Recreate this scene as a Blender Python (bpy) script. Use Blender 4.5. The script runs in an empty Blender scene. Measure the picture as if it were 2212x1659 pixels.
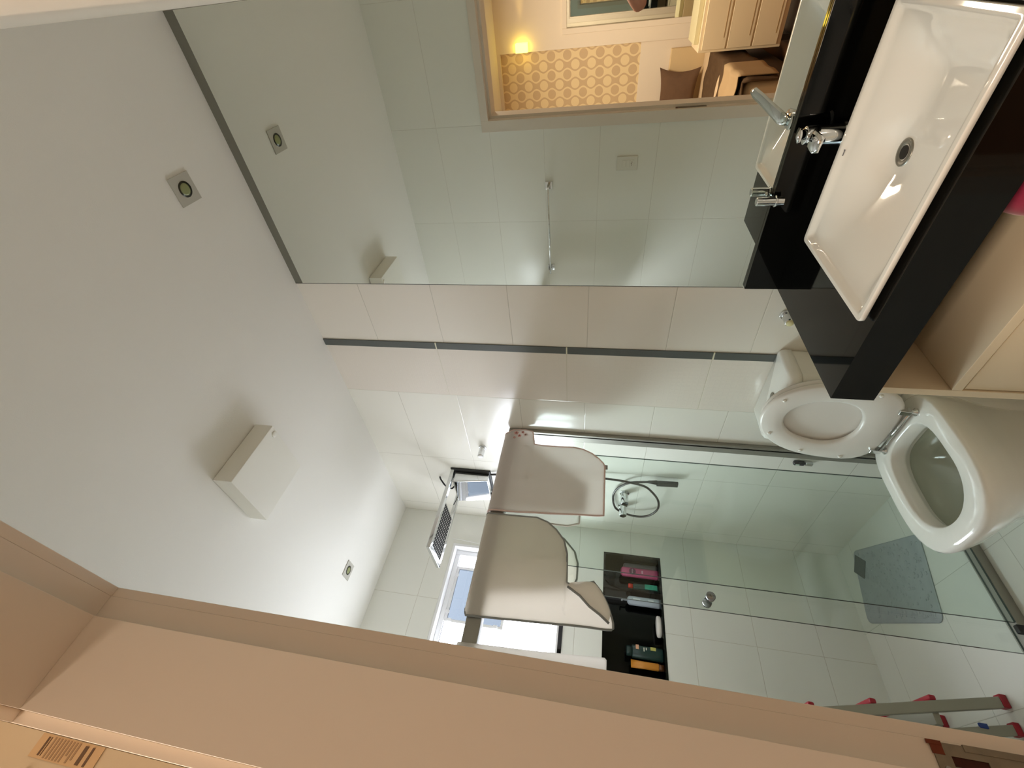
import bpy, bmesh, math, random
from mathutils import Vector, Matrix
random.seed(7)
PI = math.pi

# ------------------------------------------------------------------ camera, world, lights, exposure
COL = bpy.context.scene.collection
SC = bpy.context.scene
CAMZ = 1.4662
def setup_camera():
    yaw, pit, rol, F = .8004, .1864, .052, 940.3
    f = Vector((math.sin(yaw)*math.cos(pit), math.cos(yaw)*math.cos(pit), math.sin(pit)))
    r = Vector((math.cos(yaw), -math.sin(yaw), 0)); u = r.cross(f)
    r2 = math.cos(rol)*r + math.sin(rol)*u
    u2 = -math.sin(rol)*r + math.cos(rol)*u
    X, Y, Z = -u2, r2, -f                       # the phone is held on its side: world up points left in the frame
    cd = bpy.data.cameras.new('camera'); cam = bpy.data.objects.new('camera', cd); COL.objects.link(cam)
    cd.sensor_fit = 'HORIZONTAL'; cd.sensor_width = 36; cd.lens = 36*F/2212; cd.clip_start = .01; cd.clip_end = 60
    cam.matrix_world = Matrix(((X.x, Y.x, Z.x, 0), (X.y, Y.y, Z.y, 0), (X.z, Y.z, Z.z, CAMZ), (0, 0, 0, 1)))
    SC.camera = cam
setup_camera()
SC.view_settings.view_transform = 'Standard'; SC.view_settings.look = 'None'
SC.view_settings.gamma = 1; SC.view_settings.use_curve_mapping = False
SC.view_settings.exposure = 1.68
SC.cycles.max_bounces = 16; SC.cycles.diffuse_bounces = 12; SC.cycles.glossy_bounces = 8; SC.cycles.transparent_max_bounces = 16
w = bpy.data.worlds.new('world'); SC.world = w; w.use_nodes = True
bg = w.node_tree.nodes['Background']; bg.inputs[0].default_value = (.92, .975, 1.07, 1); bg.inputs[1].default_value = 6.0
_nt = w.node_tree; _tc = _nt.nodes.new('ShaderNodeTexCoord'); _sp = _nt.nodes.new('ShaderNodeSeparateXYZ'); _mr = _nt.nodes.new('ShaderNodeMapRange')
_nt.links.new(_tc.outputs['Generated'], _sp.inputs[0]); _nt.links.new(_sp.outputs[2], _mr.inputs[0])
_mr.inputs[1].default_value = -.25; _mr.inputs[2].default_value = .5; _mr.inputs[3].default_value = 2.6; _mr.inputs[4].default_value = 8.2    # sky brighter than the ground outside
_nt.links.new(_mr.outputs[0], bg.inputs[1])
def area(name, loc, rot, sx, sy, power, col, portal=False, spread=None):
    l = bpy.data.lights.new(name, 'AREA'); l.shape = 'RECTANGLE'; l.size = sx; l.size_y = sy; l.energy = power; l.color = col
    o = bpy.data.objects.new(name, l); o.location = loc; o.rotation_euler = rot; COL.objects.link(o)
    if portal: l.cycles.is_portal = True
    if spread: l.spread = spread
    return o
# window daylight is the sky itself; the portal only guides sampling
area('window_portal', (.72, 2.80, 1.955), (-PI/2, 0, 0), 1.03, .74, 1, (1, 1, 1), portal=True)
BED_LIGHT = area('bedroom_ceiling_light', (-1.25, .45, 2.66), (0, 0, 0), .5, .5, 21, (1, .81, .64))

# ------------------------------------------------------------------ helpers
def lin(h):
    c = [int(h[i:i+2], 16)/255 for i in (0, 2, 4)]
    return tuple((x/12.92 if x <= .04045 else ((x+.055)/1.055)**2.4) for x in c) + (1,)
MATS = {}
def mat(name, col, rough=.5, metal=0, spec=.5, coat=0, emit=None, es=0, noise=0, nscale=40, bump=0, bscale=200, trans=0, sheen=0, alpha=1):
    if name in MATS: return MATS[name]
    m = bpy.data.materials.new(name); m.use_nodes = True; nt = m.node_tree; b = nt.nodes['Principled BSDF']
    c = lin(col) if isinstance(col, str) else tuple(col)+(1,)
    b.inputs['Base Color'].default_value = c; b.inputs['Roughness'].default_value = rough; b.inputs['Metallic'].default_value = metal
    b.inputs['Specular IOR Level'].default_value = spec; b.inputs['Coat Weight'].default_value = coat
    b.inputs['Transmission Weight'].default_value = trans; b.inputs['Sheen Weight'].default_value = sheen; b.inputs['Alpha'].default_value = alpha
    if emit: b.inputs['Emission Color'].default_value = lin(emit); b.inputs['Emission Strength'].default_value = es
    geo = nt.nodes.new('ShaderNodeNewGeometry')
    if noise:
        n = nt.nodes.new('ShaderNodeTexNoise'); n.inputs['Scale'].default_value = nscale; n.inputs['Detail'].default_value = 4
        nt.links.new(geo.outputs['Position'], n.inputs['Vector'])
        mx = nt.nodes.new('ShaderNodeMix'); mx.data_type = 'RGBA'
        mx.inputs[6].default_value = tuple(x*(1-noise) for x in c[:3])+(1,); mx.inputs[7].default_value = tuple(min(1, x*(1+noise)) for x in c[:3])+(1,)
        nt.links.new(n.outputs[0], mx.inputs[0]); nt.links.new(mx.outputs[2], b.inputs['Base Color'])
    if bump:
        n = nt.nodes.new('ShaderNodeTexNoise'); n.inputs['Scale'].default_value = bscale; nt.links.new(geo.outputs['Position'], n.inputs['Vector'])
        bp = nt.nodes.new('ShaderNodeBump'); bp.inputs['Strength'].default_value = bump; bp.inputs['Distance'].default_value = .002
        nt.links.new(n.outputs[0], bp.inputs['Height']); nt.links.new(bp.outputs[0], b.inputs['Normal'])
    MATS[name] = m; return m
def N(nt, op, a, b=None):
    n = nt.nodes.new('ShaderNodeMath'); n.operation = op
    for i, v in enumerate((a, b)):
        if v is None: continue
        if isinstance(v, (int, float)): n.inputs[i].default_value = v
        else: nt.links.new(v, n.inputs[i])
    return n.outputs[0]
def tile(name, col, axis, u0, du, v0, dv, grout='c9c4b8', gw=.0011, rough=.17, vaxis=2, emboss=0, rot=0):
    if name in MATS: return MATS[name]
    m = mat(name, col, rough=rough, spec=.5); nt = m.node_tree; b = nt.nodes['Principled BSDF']
    geo = [n for n in nt.nodes if n.type == 'NEW_GEOMETRY'][0]; sep = nt.nodes.new('ShaderNodeSeparateXYZ')
    src = geo.outputs['Position']
    if rot:
        vr = nt.nodes.new('ShaderNodeVectorRotate'); vr.rotation_type = 'Z_AXIS'; vr.inputs['Angle'].default_value = rot
        nt.links.new(src, vr.inputs['Vector']); src = vr.outputs[0]
    nt.links.new(src, sep.inputs[0])
    def dist(o, o0, d):
        t = N(nt, 'DIVIDE', N(nt, 'SUBTRACT', o, o0), d); fr = N(nt, 'FRACT', N(nt, 'ADD', t, .5)); return N(nt, 'MULTIPLY', N(nt, 'ABSOLUTE', N(nt, 'SUBTRACT', fr, .5)), d)
    dmin = N(nt, 'MINIMUM', dist(sep.outputs[axis], u0, du), dist(sep.outputs[vaxis], v0, dv))
    mask = N(nt, 'LESS_THAN', dmin, gw)
    mx = nt.nodes.new('ShaderNodeMix'); mx.data_type = 'RGBA'; mx.inputs[6].default_value = lin(col); mx.inputs[7].default_value = lin(grout)
    nt.links.new(mask, mx.inputs[0]); nt.links.new(mx.outputs[2], b.inputs['Base Color'])
    h = N(nt, 'MINIMUM', N(nt, 'DIVIDE', dmin, gw*2.5), 1)
    if emboss:
        d2 = N(nt, 'MINIMUM', dist(sep.outputs[axis], 0, .022), dist(sep.outputs[vaxis], 0, .022))
        h = N(nt, 'ADD', h, N(nt, 'MULTIPLY', N(nt, 'LESS_THAN', d2, .003), emboss))
    bp = nt.nodes.new('ShaderNodeBump'); bp.inputs['Strength'].default_value = .5; bp.inputs['Distance'].default_value = .0012
    nt.links.new(h, bp.inputs['Height']); nt.links.new(bp.outputs[0], b.inputs['Normal'])
    return m

def finish(name, verts, faces, m, parent=None, smooth=False, bevel=0, seg=2, sub=0, label=None, auto=None):
    """one mesh object; verts are given in world coordinates"""
    me = bpy.data.meshes.new(name)
    if parent is not None:
        off = wloc(parent)
    else:
        xs = [v[0] for v in verts]; ys = [v[1] for v in verts]; zs = [v[2] for v in verts]
        off = Vector(((min(xs)+max(xs))/2, (min(ys)+max(ys))/2, min(zs)))
    me.from_pydata([(v[0]-off.x, v[1]-off.y, v[2]-off.z) for v in verts], [], faces)
    ms = m if isinstance(m, (list, tuple)) else [m]
    for x in ms: me.materials.append(x)
    bm = bmesh.new(); bm.from_mesh(me); bmesh.ops.recalc_face_normals(bm, faces=bm.faces); bm.to_mesh(me); bm.free()
    o = bpy.data.objects.new(name, me); COL.objects.link(o)
    if parent is not None: o.parent = parent
    else: o.location = off
    if smooth:
        for p in me.polygons: p.use_smooth = True
    if bevel:
        b = o.modifiers.new('bevel', 'BEVEL'); b.width = bevel; b.segments = seg; b.limit_method = 'ANGLE'; b.angle_limit = math.radians(35)
        for p in me.polygons: p.use_smooth = True
        wn = o.modifiers.new('wn', 'WEIGHTED_NORMAL'); wn.keep_sharp = True
    if sub:
        s = o.modifiers.new('sub', 'SUBSURF'); s.levels = sub; s.render_levels = sub
        for p in me.polygons: p.use_smooth = True
    if label: o['label'] = label
    return o
def wloc(o):
    v = Vector(o.location); p = o.parent
    while p is not None: v += Vector(p.location); p = p.parent
    return v
def thing(name, loc, label=None, cat=None, group=None, kind=None):
    o = bpy.data.objects.new(name, None); o.empty_display_size = .05; o.location = loc; COL.objects.link(o); return tag(o, label, cat, group, kind)
def tag(o, label=None, cat=None, group=None, kind=None):
    if label: o['label'] = label
    if cat: o['category'] = cat
    if group: o['group'] = group
    if kind: o['kind'] = kind
    return o
class MB:
    def __init__(s): s.v = []; s.f = []
    def add(s, vs, fs):
        n = len(s.v); s.v += [tuple(v) for v in vs]; s.f += [tuple(i+n for i in f) for f in fs]; return s
    def box(s, x0, x1, y0, y1, z0, z1, M=None):
        vs = [(x, y, z) for x in (x0, x1) for y in (y0, y1) for z in (z0, z1)]
        if M: vs = [M @ Vector(v) for v in vs]
        return s.add(vs, [(0, 1, 3, 2), (4, 6, 7, 5), (0, 4, 5, 1), (2, 3, 7, 6), (0, 2, 6, 4), (1, 5, 7, 3)])
    def tube(s, pts, rad, n=10, closed=False, cap=True):
        pts = [Vector(p) for p in pts]; rads = rad if isinstance(rad, (list, tuple)) else [rad]*len(pts)
        base = len(s.v); up = None; m = len(pts)
        for i, p in enumerate(pts):
            a = pts[i-1] if (i > 0 or closed) else p; b = pts[(i+1) % m] if (i < m-1 or closed) else p
            t = (b-a).normalized()
            if up is None: up = t.orthogonal().normalized()
            else: up = (up - t*up.dot(t)).normalized()
            sd = t.cross(up)
            for k in range(n):
                an = 2*PI*k/n; s.v.append(tuple(p + (up*math.cos(an)+sd*math.sin(an))*rads[i]))
        for i in range(m if closed else m-1):
            for k in range(n):
                a = base+i*n+k; b2 = base+i*n+(k+1) % n; c = base+((i+1) % m)*n+(k+1) % n; d = base+((i+1) % m)*n+k
                s.f.append((a, b2, c, d))
        if cap and not closed:
            s.f.append(tuple(base+k for k in range(n))[::-1]); s.f.append(tuple(base+(m-1)*n+k for k in range(n)))
        return s
    def lathe(s, c, axis, prof, n=24):
        """prof: list of (r, h) along axis from c"""
        ax = Vector(axis).normalized(); u = ax.orthogonal().normalized(); w_ = ax.cross(u); c = Vector(c); base = len(s.v)
        for r, h in prof:
            for k in range(n):
                an = 2*PI*k/n; s.v.append(tuple(c+ax*h+(u*math.cos(an)+w_*math.sin(an))*max(r, 1e-5)))
        for i in range(len(prof)-1):
            for k in range(n):
                s.f.append((base+i*n+k, base+i*n+(k+1) % n, base+(i+1)*n+(k+1) % n, base+(i+1)*n+k))
        s.f.append(tuple(base+k for k in range(n))); s.f.append(tuple(base+(len(prof)-1)*n+k for k in range(n)))
        return s
    def loft(s, rings, cap0=True, cap1=True):
        base = len(s.v); n = len(rings[0])
        for r in rings: s.v += [tuple(v) for v in r]
        for i in range(len(rings)-1):
            for k in range(n): s.f.append((base+i*n+k, base+i*n+(k+1) % n, base+(i+1)*n+(k+1) % n, base+(i+1)*n+k))
        if cap0: s.f.append(tuple(base+k for k in range(n)))
        if cap1: s.f.append(tuple(base+(len(rings)-1)*n+k for k in range(n)))
        return s
    def make(s, name, m, parent=None, **kw): return finish(name, s.v, s.f, m, parent, **kw)
def box(name, m, parent, x0, x1, y0, y1, z0, z1, **kw): return MB().box(x0, x1, y0, y1, z0, z1).make(name, m, parent, **kw)
def interp(tab, t):
    if t >= tab[0][0]: return tab[0][1]
    for (a, va), (b, vb) in zip(tab, tab[1:]):
        if b <= t <= a: return vb + (va-vb)*((t-b)/(a-b) if a != b else 0)
    return tab[-1][1]
def sstep(a, b, x):
    t = max(0, min(1, (x-a)/(b-a))); return t*t*(3-2*t)
def text_obj(name, txt, size, M, m, parent, ext=.0002):
    cu = bpy.data.curves.new(name, 'FONT'); cu.body = txt; cu.size = size; cu.extrude = ext; cu.align_x = 'CENTER'; cu.align_y = 'CENTER'; cu.resolution_u = 2
    t = bpy.data.objects.new(name, cu); COL.objects.link(t)
    dg = bpy.context.evaluated_depsgraph_get(); me = bpy.data.meshes.new_from_object(t.evaluated_get(dg))
    bpy.data.objects.remove(t)
    vs = [tuple(M @ v.co) for v in me.vertices]; fs = [tuple(p.vertices) for p in me.polygons]
    return finish(name, vs, fs, m, parent)

# ------------------------------------------------------------------ materials
XL, XR, YN, YB, ZC, YS = .134, 1.45, -.012, 2.685, 2.7354, 1.744
white_paint = mat('white_ceiling_paint', 'eae8e2', rough=.9, bump=.15, bscale=400)
wall_paint = mat('cream_wall_paint', 'e6dccb', rough=.8)
frame_paint = mat('white_frame_paint', 'd9cfc2', rough=.45)
GV0, GDV = .871, .3165
t_a = tile('tile_right_a', 'e6e0d6', 1, 1.172, .55, GV0, GDV)
t_b = tile('tile_embossed', 'e2dad0', 1, 1.207, .298, 1.001, .588, emboss=.35, grout='d4cebc')
t_c = tile('tile_right_c', 'e6e3da', 1, 1.505, .54, GV0, GDV)
t_left = tile('tile_left', 'e2e2da', 1, .620, .57, GV0, GDV, grout='d2d0c6')
t_back = tile('tile_back', 'e4e4dd', 0, .31, .57, GV0, GDV)
t_floor = tile('tile_floor', 'd6d6cd', 0, .12, .45, .28, .45, vaxis=1, rough=.18, grout='bcbbb0')
slate = tile('slate_strip', '565a57', 1, 0, 9, 1.001, .588, grout='d8d4bc', gw=.003, rough=.4)
granite = mat('black_granite', '060605', rough=.05, spec=.32, noise=.6, nscale=500)
ceramic = mat('white_ceramic', 'e9e7e1', rough=.05, coat=.5)
plastic = mat('white_plastic', 'e4dfd9', rough=.25)
chrome = mat('chrome', 'd8dadb', rough=.06, metal=1)
chrome_s = mat('satin_metal', '9a978f', rough=.35, metal=1)
dark = mat('black_plastic', '1b1a19', rough=.35)
alum = mat('grey_aluminium', '98958c', rough=.42, metal=.6)
beige = mat('beige_laminate', 'd8c9ac', rough=.5)
def mirror_mat():
    m = bpy.data.materials.new('mirror_glass'); m.use_nodes = True; nt = m.node_tree; nt.nodes.clear()
    o = nt.nodes.new('ShaderNodeOutputMaterial'); g = nt.nodes.new('ShaderNodeBsdfGlossy'); g.inputs['Color'].default_value = (.80, .83, .78, 1); g.inputs['Roughness'].default_value = .0
    nt.links.new(g.outputs[0], o.inputs[0]); return m
mirror_m = mirror_mat()
def glass_mat(name, tint, ior=1.5, white=0):
    m = bpy.data.materials.new(name); m.use_nodes = True; nt = m.node_tree; nt.nodes.clear()
    o = nt.nodes.new('ShaderNodeOutputMaterial'); g = nt.nodes.new('ShaderNodeBsdfGlossy'); g.inputs['Roughness'].default_value = .01
    t = nt.nodes.new('ShaderNodeBsdfTransparent'); t.inputs[0].default_value = tuple(tint)+(1,)
    lw = nt.nodes.new('ShaderNodeLayerWeight'); lw.inputs[0].default_value = .5; f0 = ((ior-1)/(ior+1))**2
    fr = N(nt, 'ADD', N(nt, 'MULTIPLY', N(nt, 'POWER', lw.outputs['Facing'], 5), 1-f0), f0)
    mx = nt.nodes.new('ShaderNodeMixShader'); nt.links.new(fr, mx.inputs[0]); nt.links.new(t.outputs[0], mx.inputs[1]); nt.links.new(g.outputs[0], mx.inputs[2])
    last = mx.outputs[0]
    if white:
        d = nt.nodes.new('ShaderNodeBsdfTranslucent'); d.inputs[0].default_value = (.7, .8, .85, 1); m2 = nt.nodes.new('ShaderNodeMixShader'); m2.inputs[0].default_value = white
        nt.links.new(last, m2.inputs[1]); nt.links.new(d.outputs[0], m2.inputs[2]); last = m2.outputs[0]
    nt.links.new(last, o.inputs[0]); return m
glass = glass_mat('shower_glass', (.93, .965, .945))
glass_edge = mat('glass_edge', '2f3a35', rough=.2)
sash_glass = glass_mat('sash_obscure_glass', (.17, .182, .195))

# ------------------------------------------------------------------ the bathroom shell
def struct(o): return tag(o, kind='structure')
struct(box('floor', t_floor, None, XL-.134, XR+.1, YN-.1, YB+.1, -.1, 0))
struct(box('ceiling', white_paint, None, XL, XR+.1, YN-.1, YB+.25, ZC, ZC+.1))
def wall_right():
    b = MB(); fm = []
    for (y0, y1, mi) in ((YN-.1, 1.172, 0), (1.172, 1.505, 1), (1.505, YB+.25, 2)):
        b.box(XR, XR+.12, y0, y1, 0, ZC); fm += [mi]*6
    o = b.make('wall_right', [t_a, t_b, t_c])
    for p, i in zip(o.data.polygons, fm): p.material_index = i
    return struct(o)
wall_right()
struct(box('trim_1', slate, None, XR-.004, XR+.002, 1.172, 1.207, 0, ZC))
struct(box('wall_near', wall_paint, None, -.0+XL, XR, YN-.1, YN, 0, ZC))
# back wall with the window opening and the recess of the shelf
WX0, WX1, WZ0, WZ1 = .20, 1.235, 1.585, 2.32  # opening widened on its unseen left side to let in more daylight
NX0, NX1, NZ0, NZ1 = .47, 1.30, 1.016, 1.353
def grid_wall(name, m, xs, zs, holes, y0, y1):
    b = MB()
    for i in range(len(xs)-1):
        for j in range(len(zs)-1):
            cx, cz = (xs[i]+xs[i+1])/2, (zs[j]+zs[j+1])/2
            if any(h[0] < cx < h[1] and h[2] < cz < h[3] for h in holes): continue
            b.box(xs[i], xs[i+1], y0, y1, zs[j], zs[j+1])
    return b.make(name, m)
struct(grid_wall('wall_back', t_back, sorted([XL-.1, WX0, WX1, NX0, NX1, XR]), sorted([0, NZ0, NZ1, WZ0, WZ1, ZC]), [(WX0, WX1, WZ0, WZ1), (NX0, NX1, NZ0, NZ1)], YB, YB+.14))
# recess lined with black granite
def niche():
    b = MB(); t = .012
    b.box(NX0, NX1, YB+.11, YB+.13, NZ0, NZ1)
    b.box(NX0, NX1, YB-.002, YB+.11, NZ0, NZ0+t); b.box(NX0, NX1, YB-.002, YB+.11, NZ1-t, NZ1)
    b.box(NX0, NX0+t, YB-.002, YB+.11, NZ0+t, NZ1-t); b.box(NX1-t, NX1, YB-.002, YB+.11, NZ0+t, NZ1-t)
    return tag(b.make('wall_niche', granite), 'long black granite niche set into the tiled shower wall below the window', 'shower niche')
niche()
def left_wall():
    JY0, JY1, JZ = -.062, .612, 2.147
    b = MB(); fm = []
    for (y0, y1, z0, z1) in ((-1.9, JY0, 0, ZC), (JY0, JY1, JZ, ZC), (JY1, YB+.14, 0, ZC)):
        b.box(0, XL, y0, y1, z0, z1); fm += [0, 1, 0, 0, 0, 0]
    o = b.make('wall_left', [wall_paint, t_left])
    for p in o.data.polygons:
        p.material_index = 1 if p.normal.x > .5 else 0
    struct(o)
    d = thing('door_1', (XL/2, .28, 0), kind='structure')
    jm = MB()
    jm.box(0, .105, .583, JY1, 0, JZ); jm.box(.105, XL, .597, JY1, 0, JZ); jm.make('jamb', frame_paint, d, bevel=.0006)
    jm = MB(); jm.box(0, .105, JY0, -.035, 0, JZ); jm.box(.105, XL, JY0, -.048, 0, JZ); jm.make('jamb', frame_paint, d, bevel=.002)
    jm = MB(); jm.box(0, .105, -.035, .583, 2.120, JZ); jm.box(.105, XL, -.048, .597, 2.133, JZ); jm.make('header', frame_paint, d, bevel=.0006)
    cs = MB()
    for x0, x1 in ((XL, XL+.013), (-.013, 0)):
        cs.box(x0, x1, .5985, .656, 0, 2.176); cs.box(x0, x1, -.011 if x0 > 0 else -.12, .5985, 2.1335, 2.176)
        if x0 < 0: cs.box(x0, x1, -.12, -.055, 0, 2.1335)
    cs.make('casing', frame_paint, d, bevel=.0008)
    # strike plate with a latch hole and a bolt hole, paint chipped around it
    pm = mat('worn_steel', '7f7666', rough=.5, metal=.5, noise=.25, nscale=90); rust = mat('rusty_recess', '3d1408', rough=.9, noise=.5, nscale=300)
    sp = MB(); y = .597; xs = (.1075, .1145, .1225, .1325); zs = (.965, .980, 1.048, 1.073, 1.104, 1.118)
    for i in range(3):
        for j in range(5):
            if i == 1 and j in (1, 3): continue
            sp.box(xs[i], xs[i+1], y-.0016, y, zs[j], zs[j+1])
    sp.box(.128, .1335, y-.0022, y, 1.02, 1.09)
    pl = sp.make('strike_plate', pm, d)
    MB().box(xs[1], xs[2], y-.0006, y, .980, 1.048).box(xs[1], xs[2], y-.0006, y, 1.073, 1.104).make('latch_hole', rust, pl)
    MB().box(.1225, .1335, y-.0019, y-.0012, 1.109, 1.1195).box(.130, .1335, y-.0024, y-.0012, 1.109, 1.122).make('rust_edge', mat('rust_orange', '6a3018', rough=.9), pl)
    MB().lathe((.1110, y-.0016, 1.111), (0, -1, 0), [(.003, 0), (.003, .0008), (.0008, .001)], 12).make('screw', chrome_s, pl)
left_wall()

# ------------------------------------------------------------------ window
def window():
    wf = mat('white_window_frame', 'e8e8ea', rough=.3)
    w0 = thing('window_1', ((WX0+WX1)/2, YB+.07, WZ0), kind='structure')
    def fr(x0, x1, z0, z1, t, y0, y1):
        b = MB(); b.box(x0, x0+t, y0, y1, z0, z1); b.box(x1-t, x1, y0, y1, z0, z1); b.box(x0+t, x1-t, y0, y1, z0, z0+t); b.box(x0+t, x1-t, y0, y1, z1-t, z1); return b
    a = fr(WX0-.0, WX1, WZ0, WZ1, .018, YB-.006, YB+.10); 
    a.make('window_frame', wf, w0, bevel=.003)
    fr(WX0+.018, WX1-.018, WZ0+.018, WZ1-.018, .03, YB+.055, YB+.095).make('window_frame', wf, w0, bevel=.003)
    box('window_sill', granite, w0, WX0, WX1, YB-.008, YB+.10, WZ0-.016, WZ0+.006)
    # small obscured sash standing open
    s = fr(.785, 1.115, 1.915, 2.272, .016, YB+.060, YB+.078).make('sash', wf, w0, bevel=.002)
    box('pane', sash_glass, s, .80, 1.10, YB+.066, YB+.070, 1.93, 2.258)
    b = MB()
    for x, z in ((1.06, 2.262), (.84, 2.262), (.795, 2.24), (.795, 1.96)): b.box(x-.009, x+.009, YB+.054, YB+.064, z-.012, z+.012)
    b.make('clip', wf, s, bevel=.002)
    box('mullion', wf, w0, WX0+.04, WX1-.04, YB+.062, YB+.078, 2.272, 2.284)
window()
tag(MB().tube([(1.264, YB-.004, 2.335), (1.262, YB-.006, 2.28), (1.252, YB-.007, 2.18), (1.243, YB-.005, 2.10), (1.240, YB-.005, 1.95)], .0022, 6).make('blind_cord', mat('white_cord', 'f0f0f0', rough=.5)),
    'thin white cord hanging down beside the right edge of the bathroom window', 'cord')

# ------------------------------------------------------------------ big mirror over the counter
MY1, MZ0, MZ1 = .872, .9714, 2.700
def big_mirror():
    r = thing('wall_mirror', (XR-.004, .43, MZ0), 'large frameless wall mirror above the black counter, reflecting the doorway and bedroom', 'mirror')
    box('mirror_glass', mirror_m, r, XR-.0045, XR-.0005, YN+.001, MY1, MZ0, MZ1)
    box('mirror_edge', mat('dark_mirror_edge', '3a3c36', rough=.3), r, XR-.0052, XR-.0005, MY1, MY1+.0016, MZ0, ZC-.001)
big_mirror()
struct(box('trim_2', mat('grey_strip', '77766b', rough=.7), None, XR-.0035, XR, YN+.001, MY1, MZ1, ZC-.0005))  # plain matte grey strip between mirror top and ceiling

# ------------------------------------------------------------------ vanity
def vanity():
    c = thing('countertop', (1.18, .43, .768), 'thick polished black granite counter with a low backsplash, carrying the white sink', 'countertop')
    hx0, hx1, hy0, hy1 = .944, 1.315, .124, .626; b = MB()
    o_ = [(.905, YN+.002), (.905, .870), (XR-.001, .870), (XR-.001, YN+.002)]; i_ = [(hx0, hy0), (hx0, hy1), (hx1, hy1), (hx1, hy0)]
    R_ = lambda q, z: [(x, y, z) for x, y in q]
    b.loft([R_(i_, .768), R_(o_, .768), R_(o_, .8662), R_(i_, .8662), R_(i_, .768)], False, False)
    b.make('slab', granite, c)
    box('backsplash', granite, c, XR-.020, XR-.001, YN+.002, .870, .8662, MZ0-.0005, bevel=.001)
    v = thing('vanity_cabinet', (1.18, .43, .16), 'beige laminate vanity cabinet with an open shelf, under the black counter', 'cabinet')
    b = MB(); x0 = .930
    b.box(x0, 1.44, .846, .866, .16, .767)
    b.make('side_panel', beige, v, bevel=.001)
    box('side_panel', beige, v, x0, 1.44, YN+.004, .010, .16, .767, bevel=.001)
    box('shelf', beige, v, x0, 1.43, .0105, .8455, .578, .600, bevel=.001)
    box('back_panel', beige, v, 1.43, 1.44, .0105, .8455, .16, .767)
    box('base_panel', beige, v, x0, 1.43, .0105, .8455, .16, .18)
    for y0, y1 in ((.0125, .4265), (.4295, .8435)):
        box('door', beige, v, x0+.004, x0+.022, y0, y1, .185, .573, bevel=.0015)
    # cloth on the shelf
    pk = MB(); rings = []
    for i in range(13):
        t = i/12; z = .6015 + .135*math.sin(t*PI)**.5 if 0 < t < 1 else .6015
    base = [(.955, .12), (1.12, .12), (1.13, .30), (1.10, .42), (1.03, .442), (.965, .430), (.948, .35)]
    prof = [(0, .96), (.02, 1.02), (.06, 1.03), (.09, .98), (.115, .90), (.13, .70), (.136, .35)]
    cx = sum(p[0] for p in base)/7; cy = sum(p[1] for p in base)/7
    for h, s in prof: rings.append([(cx+(x-cx)*s, cy+(y-cy)*s+.004*math.sin(k*2.3+h*60), .6015+h) for k, (x, y) in enumerate(base)])
    tag(pk.loft(rings).make('folded_towel', mat('magenta_cloth', '94103f', rough=.9, noise=.3, nscale=60, sheen=.5), None, sub=2),
        'crumpled magenta towel on the open shelf of the vanity', 'towel')
vanity()

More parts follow.
